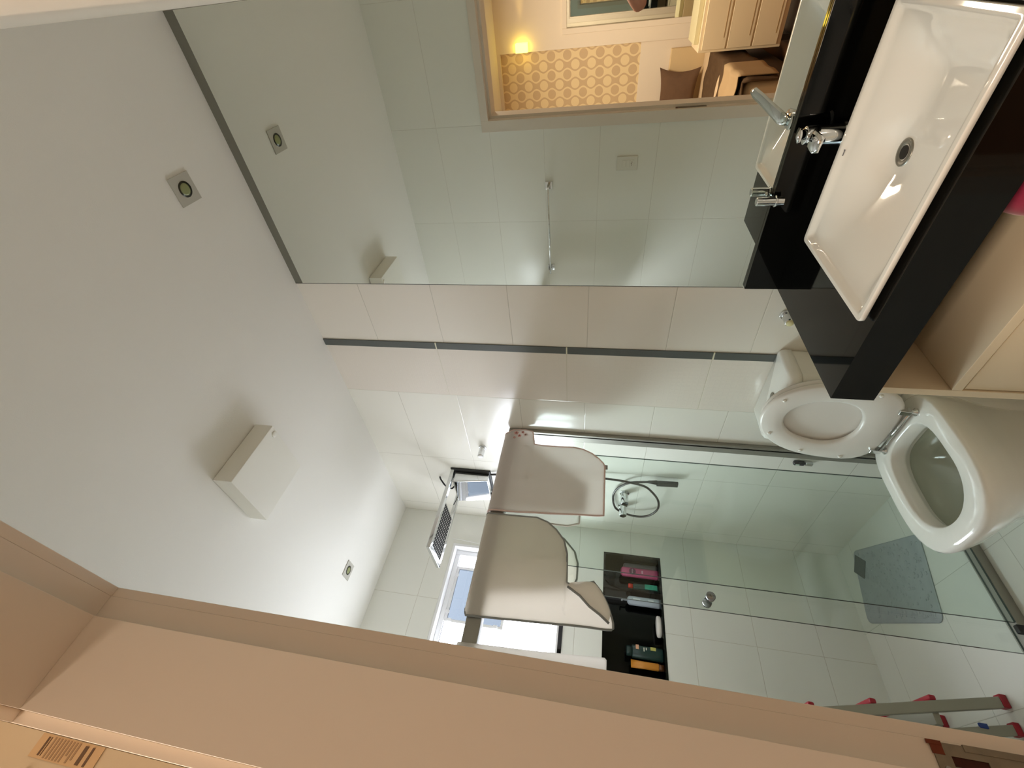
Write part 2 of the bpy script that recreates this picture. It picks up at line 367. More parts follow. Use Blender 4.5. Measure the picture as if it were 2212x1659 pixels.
def sink():
    s = thing('sink', (1.13, .375, .866), 'wide rectangular white ceramic sink with shallow sloping basin on the black counter', 'sink')
    X0, X1, Y0, Y1, ZT = .924, 1.335, .104, .646, .8862
    nx, ny = 44, 56; rc = .012
    def h(x, y):
        r_ = math.hypot(x-1.192, y-.372)
        if r_ < .075: t_ = sstep(.036, .075, r_); return h0(1.192, .372)*(1-t_)+h0(x, y)*t_
        return h0(x, y)
    def h0(x, y):
        dx = min(x-X0-.012, X1-.012-x); dn = y-Y0-.012; df = Y1-.012-y
        if min(dx, dn, df) <= 0: return ZT
        fx = min(sstep(0, .055, x-X0-.012)*1.0, sstep(-.01, .14, X1-.012-x))
        n_ = sstep(-.008, .10, dn+.25*max(0, abs(x-1.13)-.05)*0); f_ = sstep(-.03, .27, df)
        return ZT - .010*sstep(0, .012, min(dx, dn, df)) - .066*fx*n_*f_
    b = MB(); vs = []; fs = []
    def sp(a, b_, n):   # denser near the edges
        return [a+(b_-a)*(.5-.5*math.cos(PI*i/n)) for i in range(n+1)]
    xs, ys = sp(X0, X1, nx), sp(Y0, Y1, ny)
    for x in xs:
        for y in ys:
            # round the plan corners
            px, py = x, y
            cx = min(max(x, X0+rc), X1-rc); cy = min(max(y, Y0+rc), Y1-rc)
            d = Vector((x-cx, y-cy))
            if x != cx and y != cy:
                k = max(abs(d.x), abs(d.y))/max(d.length, 1e-6); px, py = cx+d.x*k, cy+d.y*k
            vs.append((px, py, h(x, y)))
    W = ny+1
    for i in range(nx):
        for j in range(ny): fs.append((i*W+j, i*W+j+1, (i+1)*W+j+1, (i+1)*W+j))
    b.add(vs, fs)
    # outer wall: rim loop going down
    loop = [i*W for i in range(nx+1)] + [nx*W+j for j in range(1, ny+1)] + [i*W+ny for i in range(nx-1, -1, -1)] + [j for j in range(ny-1, 0, -1)]
    cx0, cy0 = (X0+X1)/2, (Y0+Y1)/2; prev = loop
    for dz, ins in ((-.003, -.0012), (-.010, -.0012), (-.0135, .006), (-.0195, .02)):
        cur = []
        for q in loop:
            x, y, z = vs[q]; sx = 1 if x > cx0 else -1; sy = 1 if y > cy0 else -1
            ex = abs(x-cx0)/((X1-X0)/2); ey = abs(y-cy0)/((Y1-Y0)/2)
            cur.append(len(b.v)); b.v.append((x-sx*ins*(ex**8), y-sy*ins*(ey**8), ZT+dz))
        for k in range(len(loop)):
            b.f.append((prev[k], prev[(k+1) % len(loop)], cur[(k+1) % len(loop)], cur[k]))
        prev = cur
    b.make('basin', ceramic, s, smooth=True)
    zc = h(1.19, .372)
    d = MB().lathe((1.192, .372, zc-.001), (0, 0, 1), [(.029, 0), (.029, .0025), (.026, .0035), (.017, .0022), (.014, -.004)], 32).make('drain_ring', chrome_s, s, smooth=True)
    MB().lathe((1.192, .372, zc), (0, 0, 1), [(.0145, .001), (.0145, .0021), (.004, .0023)], 24).make('drain_hole', mat('dark_hole', '17130f', rough=.7), d)
    lg = mat('logo_grey', '77777a', rough=.4)
    zz = h(1.318, .405)+.0006
    MB().box(1.312, 1.3135, .398, .412, zz-.002, zz).box(1.3135, 1.316, .398, .400, zz-.002, zz).make('logo', lg, s)
sink()

def faucet():
    f = thing('faucet', (1.385, .375, .866), 'curved chrome lever faucet standing behind the white sink', 'faucet')
    b = MB()
    c = Vector((1.375, .378, .8665))
    b.lathe(c, (0, 0, 1), [(.030, 0), (.030, .006), (.024, .010), (.023, .075), (.022, .095), (.012, .10)], 28)
    b.make('body', chrome, f, smooth=True, bevel=.001)
    def blade(path, widths, th, name):
        b = MB(); rings = []
        for i, (p, w_) in enumerate(zip(path, widths)):
            p = Vector(p); a = Vector(path[max(i-1, 0)]); d = Vector(path[min(i+1, len(path)-1)]); t = (d-a).normalized()
            sd = Vector((0, 0, 1)).cross(t).normalized(); up = t.cross(sd)
            r = []
            for k in range(12):
                an = 2*PI*k/12; r.append(p+sd*math.cos(an)*w_+up*math.sin(an)*th)
            rings.append(r)
        b.loft(rings); return b.make(name, chrome, f, smooth=True)
    blade([(1.378, .378, .925), (1.355, .379, .945), (1.335, .381, .952), (1.315, .383, .948), (1.306, .384, .940)], [.020, .025, .026, .025, .018], .010, 'spout')
    blade([(1.380, .376, .968), (1.355, .370, .985), (1.31, .358, 1.000), (1.26, .346, 1.014), (1.215, .335, 1.030), (1.203, .332, 1.036)], [.014, .020, .018, .017, .016, .008], .0055, 'lever')
faucet()
def small_chrome(name, c, label, r=.0125):
    t = thing(name, c, label, 'valve'); c = Vector(c)
    MB().tube([c+Vector((.028, 0, -.01)), c+Vector((.0, 0, -.01))], .005, 12).make('stem', chrome, t, smooth=True)
    MB().lathe(c+Vector((0, 0, -.042)), (0, 0, 1), [(r*1.05, 0), (r*1.05, .018), (r*1.3, .019), (r*1.3, .023), (r, .0235), (r, .072), (r*.8, .074)], 24).make('knob', chrome, t, smooth=True, bevel=.0006)
small_chrome('counter_valve', (1.408, .560, .99), 'small upright chrome valve knob on the black backsplash below the mirror')

# ------------------------------------------------------------------ toilet
def toilet():
    CY = 1.303
    t = thing('toilet', (1.15, CY, 0), 'white ceramic toilet with its seat and lid raised, beside the vanity', 'toilet')
    n = 48
    def outline(xf, xb, hw, fe=2.8, cx=None):
        cx = cx or (xf*.50+xb*.50); pts = []
        for k in range(n):
            a = 2*PI*k/n; ca, sa = math.cos(a), math.sin(a)
            if ca < 0: rx = cx-xf; ex = fe
            else: rx = xb-cx; ex = 3.6
            f = (abs(ca)**ex + abs(sa)**ex)**(-1/ex)
            pts.append((cx+rx*ca*f, CY+hw*sa*f*(1 - .0*ca)))
        return pts
    def ring(xf, xb, hw, z, cx=None, fe=2.8): return [(x, y, z) for x, y in outline(xf, xb, hw, fe, cx=cx)]
    rings = [ring(.93, 1.30, .120, 0, 1.12), ring(.93, 1.30, .118, .05, 1.12), ring(.925, 1.30, .118, .12, 1.12), ring(.90, 1.30, .128, .19, 1.10), ring(.855, 1.30, .150, .26, 1.08),
             ring(.815, 1.29, .174, .32, 1.06), ring(.792, 1.28, .186, .365, 1.05), ring(.785, 1.275, .189, .388, 1.05), ring(.790, 1.27, .186, .398, 1.05), ring(.797, 1.265, .180, .401, 1.05)]
    inner = [ring(.846, 1.186, .126, .401, 1.0, 2.15), ring(.851, 1.182, .121, .397, 1.0, 2.15), ring(.855, 1.180, .118, .360, 1.0, 2.15), ring(.856, 1.180, .118, .352, 1.0, 2.15), ring(.845, 1.190, .129, .345, 1.0, 2.15), ring(.850, 1.188, .126, .315, 1.0, 2.15), ring(.885, 1.175, .105, .26, 1.01, 2.1), ring(.99, 1.10, .045, .205, 1.05, 2.1)]
    def flip(r):  # inner outlines use the egg front too
        return r
    b = MB(); b.loft(rings+[flip(r) for r in inner], cap0=True, cap1=True)
    b.make('bowl', ceramic, t, smooth=True)
    box('pedestal_back', ceramic, t, 1.22, 1.44, CY-.125, CY+.125, 0, .395, bevel=.03, seg=4)
    MB().loft([ring(.8475, 1.1885, .1275, z, 1.0, 2.15) for z in (.3335, .3360)]).make('water', glass_mat('bowl_water', (.80, .81, .77), 1.33), t)
    # tank
    tk = MB(); rg = []
    for z, s in ((.385, .90), (.40, .94), (.54, .97), (.70, 1.0), (.731, 1.0)):
        x0, x1, y0, y1, r = 1.447-.165*s, 1.447, CY+.017-.174*s, CY+.017+.174*s, .035
        ps = []
        for cx, cy, a0 in ((x1-.008, y1-.008, 0), (x0+r, y1-r, 90), (x0+r, y0+r, 180), (x1-.008, y0+.008, 270)):
            rr = r if cx < 1.4 else .008
            for k in range(7): a = math.radians(a0+15*k); ps.append((cx+rr*math.cos(a), cy+rr*math.sin(a), z))
        rg.append(ps)
    tk.loft(rg).make('tank', ceramic, t, smooth=True, bevel=.004)
    lid = MB(); rg = []
    for z, g in ((.7325, .000), (.735, .004), (.757, .004), (.767, .001), (.773, -.006), (.775, -.016)):
        x0, x1, y0, y1, r = 1.277-g, 1.447, CY+.017-.176-g, CY+.017+.176+g, .042
        ps = []
        for cx, cy, a0 in ((x1-.008, y1-.008, 0), (x0+r, y1-r, 90), (x0+r, y0+r, 180), (x1-.008, y0+.008, 270)):
            rr = r if cx < 1.4 else .008
            for k in range(7): a = math.radians(a0+15*k); ps.append((cx+rr*math.cos(a), cy+rr*math.sin(a), z))
        rg.append(ps)
    lid.loft(rg).make('tank_lid', ceramic, t, smooth=True)
    MB().lathe((1.345, CY+.0, .7745), (0, 0, 1), [(.019, 0), (.019, .003), (.016, .005), (.004, .0053)], 24).make('flush_button', chrome_s, t, smooth=True)
    # raised seat and lid
    H = Vector((1.208, CY-.006, .425)); up = Vector((.045, 0, .398)).normalized(); fw = Vector((0, 1, 0)).cross(up)   # fw points to -x
    fw = Vector((-up.z, 0, up.x))
    def P(s_, y, d): v = H+up*s_+fw*d; return (v.x, v.y+y, v.z)
    def egg(L0, L1, hw, k, sq=2.5):
        a = 2*PI*k/n; ca, sa = math.cos(a), math.sin(a); c = (L0+L1)/2-.02; rl = (L1-c) if ca > 0 else (c-L0)
        ex = 2.05 if ca > 0 else sq; f = (abs(ca)**ex+abs(sa)**ex)**(-1/ex)
        return c+rl*ca*f, hw*sa*f
    def er(L0, L1, hw, d, sq=2.5): return [P(*egg(L0, L1, hw, k, sq), d) for k in range(n)]
    b = MB(); b.loft([er(.012, .405, .180, -.030), er(.008, .409, .184, -.022), er(.010, .407, .182, -.012), er(.016, .400, .176, -.007), er(.03, .385, .16, -.009)], True, True)
    b.make('lid', plastic, t, smooth=True)
    b = MB(); o0 = [er(.004, .412, .187, -.003, 3.4), er(.000, .416, .190, .004, 3.4), er(.001, .415, .189, .013, 3.4), er(.010, .408, .182, .018, 3.4)]
    i0 = [er(.088, .345, .118, .018, 2.2), er(.096, .338, .110, .013, 2.2), er(.098, .336, .108, .003, 2.2), er(.094, .340, .112, -.003, 2.2)]
    rr = o0+i0; b.loft(rr, False, False)
    # close ring underside
    m_ = len(rr); base = 0
    for k in range(n): b.f.append((k, (k+1) % n, (m_-1)*n+(k+1) % n, (m_-1)*n+k))
    b.make('seat', plastic, t, smooth=True)
    bp = mat('clear_bumper', 'f2f0ea', rough=.15)
    for s_, y in ((.235, .162), (.235, -.162), (.365, .090), (.365, -.090), (.10, .165), (.10, -.165)):
        MB().lathe(P(s_, y, .018), fw, [(.007, 0), (.006, .004), (.002, .006)], 12).make('bumper', bp, t, smooth=True)
    for y in (-.105, .105):
        MB().box(-.012, .012, -.009, .009, -.004, .03, Matrix.Translation(P(-.004, y, .014)) @ Matrix.Rotation(.1, 4, 'Y')).make('hinge', chrome, t, bevel=.002)
        a = P(-.004, y, .014); MB().lathe((a[0], a[1], .401), (0, 0, 1), [(.014, 0), (.014, .004), (.007, .008), (.006, .02)], 16).make('hinge', chrome, t, smooth=True)
    MB().tube([P(-.008, -.105, .014), P(-.008, .105, .014)], .0055, 12).make('hinge_bar', chrome, t, smooth=True)
toilet()

# ------------------------------------------------------------------ shower enclosure
def enclosure():
    e = thing('shower_enclosure', (.79, YS, 0), 'frosted-edge clear glass shower screen with grey aluminium rails across the room', 'shower screen')
    e['label'] = 'clear glass shower screen with grey aluminium rails, spanning the room wall to wall'
    box('top_rail', alum, e, XL+.001, XR-.001, YS-.020, YS+.032, 1.832, 1.890, bevel=.004)
    box('bottom_rail', alum, e, XL+.001, XR-.001, YS-.011, YS+.034, .0005, .035, bevel=.003)
    box('wall_profile', alum, e, XR-.022, XR-.001, YS-.022, YS+.034, .0355, 1.8315, bevel=.003)
    box('wall_profile', alum, e, XL+.001, XL+.022, YS-.022, YS+.034, .0355, 1.8315, bevel=.003)
    def pane(name, x0, x1, y, par, z0=.0355, z1=1.8315):
        h_ = .004; vs = []; fs = []; m = []
        b = MB().box(x0, x1, y-h_, y+h_, z0, z1); o = b.make(name, [glass, glass_edge], par)
        for p in o.data.polygons: p.material_index = 0 if abs(p.normal.y) > .5 else 1
        return o
    pane('fixed_pane', .766, 1.428, YS-.006, e)
    p = pane('sliding_pane', .679, 1.345, YS+.022, e)
    k = MB().lathe((.716, YS+.018, 1.005), (0, -1, 0), [(.009, 0), (.009, .012), (.016, .016), (.017, .034), (.014, .038)], 20)
    k.lathe((.716, YS+.026, 1.005), (0, 1, 0), [(.009, 0), (.009, .012), (.016, .016), (.017, .03), (.014, .034)], 20)
    k.make('door_knob', mat('dull_chrome', '8a8a88', rough=.2, metal=1), p, smooth=True)
    box('floor_guide', dark, e, .725, .752, YS-.030, YS-.0115, .0005, .055, bevel=.003)
enclosure()

# ------------------------------------------------------------------ towels on the top rail
def towel(name, label, front, back, m, trim_m=None, seed=0, dy=0, extra=None, amp=.007):
    """front/back: tables (z, xl, xr) from the rail downwards; the cloth runs over the rail"""
    rnd = random.Random(seed); ph = [rnd.uniform(0, 6) for _ in range(4)]
    root = thing(name, ((front[0][1]+front[0][2])/2, YS, 1.84), label, 'towel', 'towels hung over the shower rail')
    nu = 30; rows = []
    ytop, zt = YS+.006, 1.891; yf = YS-.026-dy; yb = YS+.038+dy
    fl = [(z, a) for z, a, b in front]; fr_ = [(z, b) for z, a, b in front]; bl = [(z, a) for z, a, b in back]; br = [(z, b) for z, a, b in back]
    def row(z, tl, tr, y, s): 
        r = []; xl, xr = interp(tl, z), interp(tr, z); dep = max(0, (zt-z))
        for i in range(nu+1):
            u = i/nu; x = xl+(xr-xl)*u
            a = amp*min(1, dep*6)
            w_ = a*(math.sin(x*21+ph[0])+.6*math.sin(x*43+ph[1]+z*5)+.35*math.sin(z*17+ph[2]+x*9))
            r.append((x, y+s*(abs(w_)+dep*.006), z))
        return r
    zf = front[-1][0]; zb = back[-1][0]
    def zs(tab, n_):
        z0, z1 = tab[0][0], tab[-1][0]; l = [z0+(z1-z0)*i/n_ for i in range(n_+1)]
        l += [t_[0] for t_ in tab]; return sorted(set(round(q, 4) for q in l), reverse=True)
    for z in reversed(zs(front, 26)): rows.append(row(z, fl, fr_, yf, -1))
    nf = len(rows)
    for a in (25, 60, 90, 120, 155):   # over the rail
        c = math.cos(math.radians(a)); s_ = math.sin(math.radians(a)); y = (yf+yb)/2-c*(yb-yf)/2; z = front[0][0]+.012*s_
        t_ = a/180; xl = front[0][1]*(1-t_)+back[0][1]*t_; xr = front[0][2]*(1-t_)+back[0][2]*t_
        rows.append([(xl+(xr-xl)*i/nu, y, z) for i in range(nu+1)])
    for z in zs(back, 18): rows.append(row(z, bl, br, yb, 1))
    vs = [p for r in rows for p in r]; W = nu+1
    fs = [(i*W+j, i*W+j+1, (i+1)*W+j+1, (i+1)*W+j) for i in range(len(rows)-1) for j in range(nu)]
    o = finish('cloth', vs, fs, m, root, smooth=True)
    sd = o.modifiers.new('thick', 'SOLIDIFY'); sd.thickness = .004; sd.offset = 0
    if trim_m:
        edge = [rows[0][j] for j in range(nu, -1, -1)]
        right = [r[nu] for r in rows]; left = [r[0] for r in rows]
        loop = [rows[0][j] for j in range(nu+1)] + right[1:] + [rows[-1][j] for j in range(nu-1, -1, -1)] + left[-2:0:-1]
        MB().tube(loop, .0042, 6, closed=True).make('binding', trim_m, root, smooth=True)
    return root, rows
def cloth_mat(name, col, trans=.35):
    m = mat(name, col, rough=.95, bump=.6, bscale=900, sheen=.2); nt = m.node_tree; out = [n for n in nt.nodes if n.type == 'OUTPUT_MATERIAL'][0]
    tr = nt.nodes.new('ShaderNodeBsdfTranslucent'); tr.inputs[0].default_value = lin(col); mx = nt.nodes.new('ShaderNodeMixShader'); mx.inputs[0].default_value = trans
    nt.links.new(nt.nodes['Principled BSDF'].outputs[0], mx.inputs[1]); nt.links.new(tr.outputs[0], mx.inputs[2]); nt.links.new(mx.outputs[0], out.inputs[0]); return m
cream = cloth_mat('cream_terry', 'f2ece8', .5)
greyw = cloth_mat('ecru_terry', 'efeae2', .5)
mint = cloth_mat('white_terry', 'f2efea', .5)
ZT = 1.893
t1, r1 = towel('hanging_towel', 'cream hooded towel with pink edging, hung on the shower rail next to the right wall',
      [(ZT, .962, 1.405), (1.865, .964, 1.428), (1.80, .964, 1.432), (1.762, .966, 1.422), (1.745, .967, 1.345), (1.70, .970, 1.338), (1.55, .978, 1.342), (1.50, .982, 1.332), (1.46, .984, 1.312), (1.425, .986, 1.285), (1.405, .988, 1.255), (1.398, .990, 1.235)],
      [(ZT, .962, 1.40), (1.70, .962, 1.25), (1.55, .964, 1.15), (1.50, .98, 1.10)], cream, mat('pink_binding', 'dcc0b8', rough=.9), 1)
t2, r2_ = towel('hanging_towel', 'ecru towel with grey edging and drooping corner, middle one on the shower rail',
      [(ZT, .522, .945), (1.75, .526, .946), (1.68, .530, .948), (1.63, .532, .930), (1.59, .534, .900), (1.555, .535, .855), (1.538, .536, .80), (1.531, .537, .690), (1.50, .538, .672), (1.47, .539, .690), (1.43, .540, .705), (1.40, .540, .672), (1.375, .541, .625), (1.362, .543, .585), (1.357, .548, .565)],
      [(ZT, .60, .946), (1.65, .64, .942), (1.56, .66, .90), (1.51, .70, .85), (1.495, .74, .80)], greyw, mat('grey_binding', '8b8b88', rough=.9), 2, amp=.006)
towel('hanging_towel', 'plain pale towel on the shower rail nearest the door jamb, partly hidden',
      [(ZT, .20, .432), (1.70, .20, .436), (1.50, .20, .446), (1.385, .20, .452), (1.378, .20, .446)],
      [(ZT, .20, .428), (1.6, .20, .43), (1.345, .20, .43)], mint, None, 3)
def towel_fold():
    # the drooping corner is folded over itself
    y = YS-.040; up = [(.668, 1.526), (.640, 1.478), (.607, 1.442), (.585, 1.405), (.560, 1.372)]; dn = [(.690, 1.520), (.698, 1.470), (.708, 1.430), (.672, 1.398), (.600, 1.362)]
    vs = []; 
    for (a, b), (c, d) in zip(up, dn):
        for t in (0, .33, .66, 1): vs.append((a+(c-a)*t, y-.010*math.sin(PI*min(1, t+.25)), b+(d-b)*t))
    fs = [(i*4+j, i*4+j+1, (i+1)*4+j+1, (i+1)*4+j) for i in range(4) for j in range(3)]
    o = finish('folded_corner', vs, fs, greyw, t2, smooth=True); o.modifiers.new('t', 'SOLIDIFY').thickness = .004; o.modifiers.new('s', 'SUBSURF').render_levels = 2
    MB().tube([(a, y-.008, b) for a, b in up], .0045, 6).make('binding', mat('grey_binding', '8b8b88'), t2, smooth=True)  # grey binding edge, also drawing the shadow line of the fold
towel_fold()
# print on the corner of the first towel and its care label
def towel_extras():
    y0 = YS-.0345
    pm = mat('pink_print', 'd49c94', rough=.95); pd = mat('dark_print', '8a5c56', rough=.95)
    b = MB(); rnd = random.Random(4)
    for cx, cz, rr in ((1.405, 1.845, .012), (1.388, 1.826, .010), (1.412, 1.812, .009), (1.396, 1.795, .012), (1.375, 1.850, .007)):
        for k in range(5):
            a = k*2*PI/5; b.lathe((cx+rr*.6*math.cos(a), y0+.001, cz+rr*.6*math.sin(a)), (0, -1, 0), [(rr*.38, 0), (rr*.34, .0012)], 8)
    b.make('printed_flowers', pm, t1)
    b = MB()
    for cx, cz in ((1.405, 1.845), (1.388, 1.826), (1.412, 1.812), (1.396, 1.795)): b.lathe((cx, y0+.0005, cz), (0, -1, 0), [(.0035, 0), (.003, .0022)], 8)
    b.make('printed_centres', pd, t1)
    box('care_label', mat('grey_label', '8d8880', rough=.8), t1, 1.222, 1.246, YS-.040, YS-.037, 1.385, 1.402)
towel_extras()

# ------------------------------------------------------------------ shower fittings
def shower():
    s = thing('electric_shower', (1.43, 2.24, 2.05), 'large rectangular chrome electric shower on an open frame arm, high on the right wall', 'shower')
    X0, X1, Y0, Y1, z0, z1 = .945, 1.449, 2.140, 2.392, 2.268, 2.290
    b = MB(); b.box(X0, X1, Y0, Y0+.032, z0, z1); b.box(X0, X1, Y1-.032, Y1, z0, z1); b.box(X0, X0+.03, Y0+.032, Y1-.032, z0, z1)
    b.make('arm_frame', chrome, s, bevel=.003)
    p = MB(); 
    p.box(X0+.03, 1.235, Y0+.032, Y1-.032, z0+.004, z1-.003); pl = p.make('spray_plate', mat('dark_spray_plate', '1c1b1a', rough=.7, spec=.15), s)
    nz = MB()
    for i in range(13):
        for j in range(9):
            nz.lathe((X0+.045+i*.0202, Y0+.045+j*.0202, z0+.004), (0, 0, -1), [(.0042, 0), (.0025, .003)], 6)
    nz.make('nozzles', mat('spray_nozzle', 'a5a39c', rough=.5), pl)
    nz = s.children
    wb = MB(); 
    rings = []
    for z, d in ((2.055, .045), (2.265, .075)):
        rings.append([(1.4395-d, 2.158, z), (1.4395-d, 2.372, z), (1.4395, 2.372, z), (1.4395, 2.158, z)])
    wb.loft(rings).make('wall_unit', chrome, s, bevel=.006)
    box('back_plate', dark, s, 1.440, 1.4495, 2.132, 2.388, 2.045, 2.294, bevel=.006)
    MB().tube([(1.43, 2.35, 2.06), (1.425, 2.36, 2.03), (1.43, 2.375, 2.01)], .010, 10).make('outlet', dark, s, smooth=True)
    tag(MB().tube([(1.446, 2.245, 2.385), (1.43, 2.245, 2.375), (1.40, 2.25, 2.345), (1.385, 2.27, 2.32), (1.40, 2.29, 2.30), (1.425, 2.30, 2.2935)], .005, 8).make('power_cable', dark, smooth=True),
        'short looped black cable between the wall and the top of the shower unit', 'cable')
    # hose and hand shower
    h = thing('hand_shower', (1.43, 2.1, 1.0), 'black hand shower hanging on its looped hose on the right shower wall', 'hand shower')
    pts = [(1.436, 2.155, 2.045), (1.430, 2.13, 1.95), (1.428, 2.09, 1.7), (1.425, 2.075, 1.45), (1.42, 2.07, 1.33), (1.41, 2.07, 1.24), (1.405, 2.085, 1.17)]
    loop = [(1.40, 2.12, 1.13), (1.40, 2.20, 1.085), (1.40, 2.29, 1.075), (1.402, 2.37, 1.11), (1.41, 2.412, 1.17), (1.425, 2.415, 1.25), (1.43, 2.37, 1.305), (1.432, 2.27, 1.325), (1.432, 2.20, 1.318), (1.43, 2.14, 1.29), (1.425, 2.09, 1.24), (1.42, 2.066, 1.17), (1.418, 2.058, 1.13)]
    def smooth_path(p, n_=6):
        out = []; P_ = [Vector(q) for q in p]; P_ = [P_[0]]+P_+[P_[-1]]
        for i in range(1, len(P_)-2):
            for k in range(n_):
                t = k/n_; a, b_, c, d = P_[i-1:i+3]
                out.append(.5*((2*b_)+(-a+c)*t+(2*a-5*b_+4*c-d)*t*t+(-a+3*b_-3*c+d)*t**3))
        out.append(P_[-1]); return out
    MB().tube(smooth_path(pts+loop), .0062, 8).make('hose', mat('dark_hose', '2e2524', rough=.3), h, smooth=True)
    M = Matrix.Translation((1.416, 2.060, 1.055)) @ Matrix.Rotation(math.radians(-3), 4, 'X')
    MB().box(-.008, .008, -.017, .017, -.055, .055, M).make('handset', dark, h, bevel=.003)
    MB().lathe((1.418, 2.058, 1.108), (0, .03, 1), [(.013, 0), (.009, .03), (.008, .045)], 12).make('handset_neck', dark, h, smooth=True)
shower()
def wall_tap(name, c, label, L=.045, r=.019, end=None, axis=(-1, 0, 0)):
    t = thing(name, c, label, 'tap'); ax = Vector(axis)
    MB().lathe(c, ax, [(r*1.25, 0), (r*1.25, .004), (r*.8, .006), (r*.8, .014), (r, .016), (r, L), (r*.86, L+.003)], 28).make('handle', chrome, t, smooth=True, bevel=.0008)
    if end: MB().lathe(Vector(c)+ax*(L+.003), ax, [(r*.84, 0), (r*.7, .004), (r*.1, .0045)], 24).make('end_cap', end, t, smooth=True)
    return t
wall_tap('shower_tap', (1.449, 2.235, 1.262), 'chrome shower tap inside the hose loop, the one nearer the room', .07, .021)
wall_tap('shower_tap', (1.449, 2.365, 1.262), 'tapered chrome shower tap beside the hose loop, the one nearer the back wall', .07, .021)
wall_tap('stopcock', (1.449, 1.915, 2.062), 'chrome stopcock with a white end, high on the wall beside the shower unit', .058, .017, mat('white_cap', 'f0f0f0', rough=.3))
wall_tap('stopcock', (1.449, .985, .800), 'small chrome stopcock with a cream end, just behind the corner of the black counter', .050, .016, mat('cream_cap', 'd8cfa0', rough=.4))
def low_holder():
    t = thing('hygiene_holder', (1.44, 1.822, .44), 'small dark rounded hygiene spray holder low on the wall behind the glass', 'holder')
    MB().box(1.428, 1.449, 1.812, 1.834, .462, .512).make('holder_body', mat('dark_purple_reflection', '1c1420', rough=.15), t, bevel=.008, seg=4)  # dark reflection of the chrome fitting put into the body colour
    MB().box(1.430, 1.449, 1.813, 1.833, .428, .461).make('holder_base', chrome, t, bevel=.004)
    box('window_slot', mat('pale_slot', 'c8d8c8', rough=.3), t, 1.4265, 1.430, 1.820, 1.826, .488, .504)
low_holder()

# ------------------------------------------------------------------ things in the niche
def bottle(name, label, cx, cy, z, w_, d_, h_, col, cap=None, parts=(), rough=.3, neck=None, sh=.88):
    t = thing(name, (cx, cy, z), label, 'bottle', 'bottles in the black shower niche')
    b = MB(); rings = []
    for hh, s in ((0, .90), (.006, 1), (h_*.5, .98), (h_*sh, 1), (h_*(sh+1)/2, .86), (h_, .5)):
        r = []
        for k in range(24):
            a = 2*PI*k/24; ca, sa = math.cos(a), math.sin(a); f = (abs(ca)**2.6+abs(sa)**2.6)**(-1/2.6)
            r.append((cx+w_/2*s*ca*f, cy+d_/2*s*sa*f, z+hh))
        rings.append(r)
    b.loft(rings).make('body', mat(name+col, col, rough=rough), t, smooth=True)
    if cap:
        cw, ch, cc = cap; MB().lathe((cx, cy, z+h_-.001), (0, 0, 1), [(cw/2, 0), (cw/2, ch*.9), (cw/2*.8, ch)], 20).make('cap', mat('cap'+cc, cc, rough=.35), t, smooth=True)
    return t
NZ = NZ0+.0125; NY = YB+.050
def front_patch(t, name, cx, z, w_, h_, d, col, oval=False):
    y = d
    if oval:
        vs = [(cx, y, z)]+[(cx+w_/2*math.cos(a*PI/10), y, z+h_/2*math.sin(a*PI/10)) for a in range(20)]
        m = MB(); m.lathe((cx, y, z), (0, -1, 0), [(w_/2, 0), (w_/2*.97, .0008)], 24)
        return m.make(name, mat('patch'+col, col, rough=.4), t)
    return MB().box(cx-w_/2, cx+w_/2, y-.0012, y+.001, z-h_/2, z+h_/2).make(name, mat('patch'+col, col, rough=.4), t)
b_ = bottle('shampoo_bottle', 'pink shampoo bottle with a dark round logo in the black niche', 1.213, NY, NZ, .056, .036, .218, 'c2527f', sh=.94)
lg = front_patch(b_, 'logo_disc', 1.213, NZ+.150, .040, .040, NY-.0185, '5c2244', True)
text_obj('logo_text', 'NIVEA', .011, Matrix.Translation((1.213, NY-.0198, NZ+.150)) @ Matrix.Rotation(PI/2, 4, 'X'), mat('logo_pale', 'e6c8d4', rough=.5), b_)
front_patch(b_, 'label_bar', 1.213, NZ+.092, .018, .010, NY-.0188, 'e0a9bf')
bottle('shampoo_bottle', 'grey bottle standing just behind the pink one at the right end of the niche', 1.262, NY+.030, NZ, .036, .032, .200, '77727a', sh=.94)
b_ = bottle('shower_gel_tube', 'slim dark green tube with a red cap between the pink and white bottles', 1.131, NY, NZ, .032, .026, .150, '1f3f38', cap=(.026, .026, 'c2331f'), sh=.94)
front_patch(b_, 'teal_band', 1.131, NZ+.045, .028, .07, NY-.0132, '2f9a80')
b_ = bottle('pump_bottle', 'pale blue-white lotion bottle with a thin pump top in the black niche', 1.046, NY, NZ, .050, .034, .182, 'a9b4c0', sh=.92)
MB().tube([(1.046, NY, NZ+.18), (1.046, NY, NZ+.212), (1.035, NY-.018, NZ+.214)], .005, 8).make('pump', mat('pump_white', 'aab0b6', rough=.3), b_, smooth=True)
front_patch(b_, 'label_mark', 1.050, NZ+.05, .012, .03, NY-.0176, 'd8dfe4'); front_patch(b_, 'label_mark', 1.050, NZ+.13, .012, .04, NY-.0174, 'd8dfe4')
tag(MB().loft([[(.922+.055*s*math.cos(a*PI/12), NY-.005+.032*s*math.sin(a*PI/12), NZ+hh) for a in range(24)] for hh, s in ((0, .85), (.004, 1), (.018, 1.03), (.024, .96), (.027, .7))]).make('soap_dish', plastic, smooth=True),
    'flat oval white soap dish in the middle of the black niche', 'soap dish')
b_ = bottle('shampoo_bottle', 'wide dark green bottle with yellow label marks in the left half of the niche', .781, NY, NZ, .064, .040, .165, '16332f', cap=(.05, .028, '17302d'), sh=.96)
front_patch(b_, 'label_mark', .800, NZ+.052, .016, .028, NY-.0205, 'b7b25c'); front_patch(b_, 'label_mark', .800, NZ+.135, .022, .016, NY-.0205, 'd0a080')
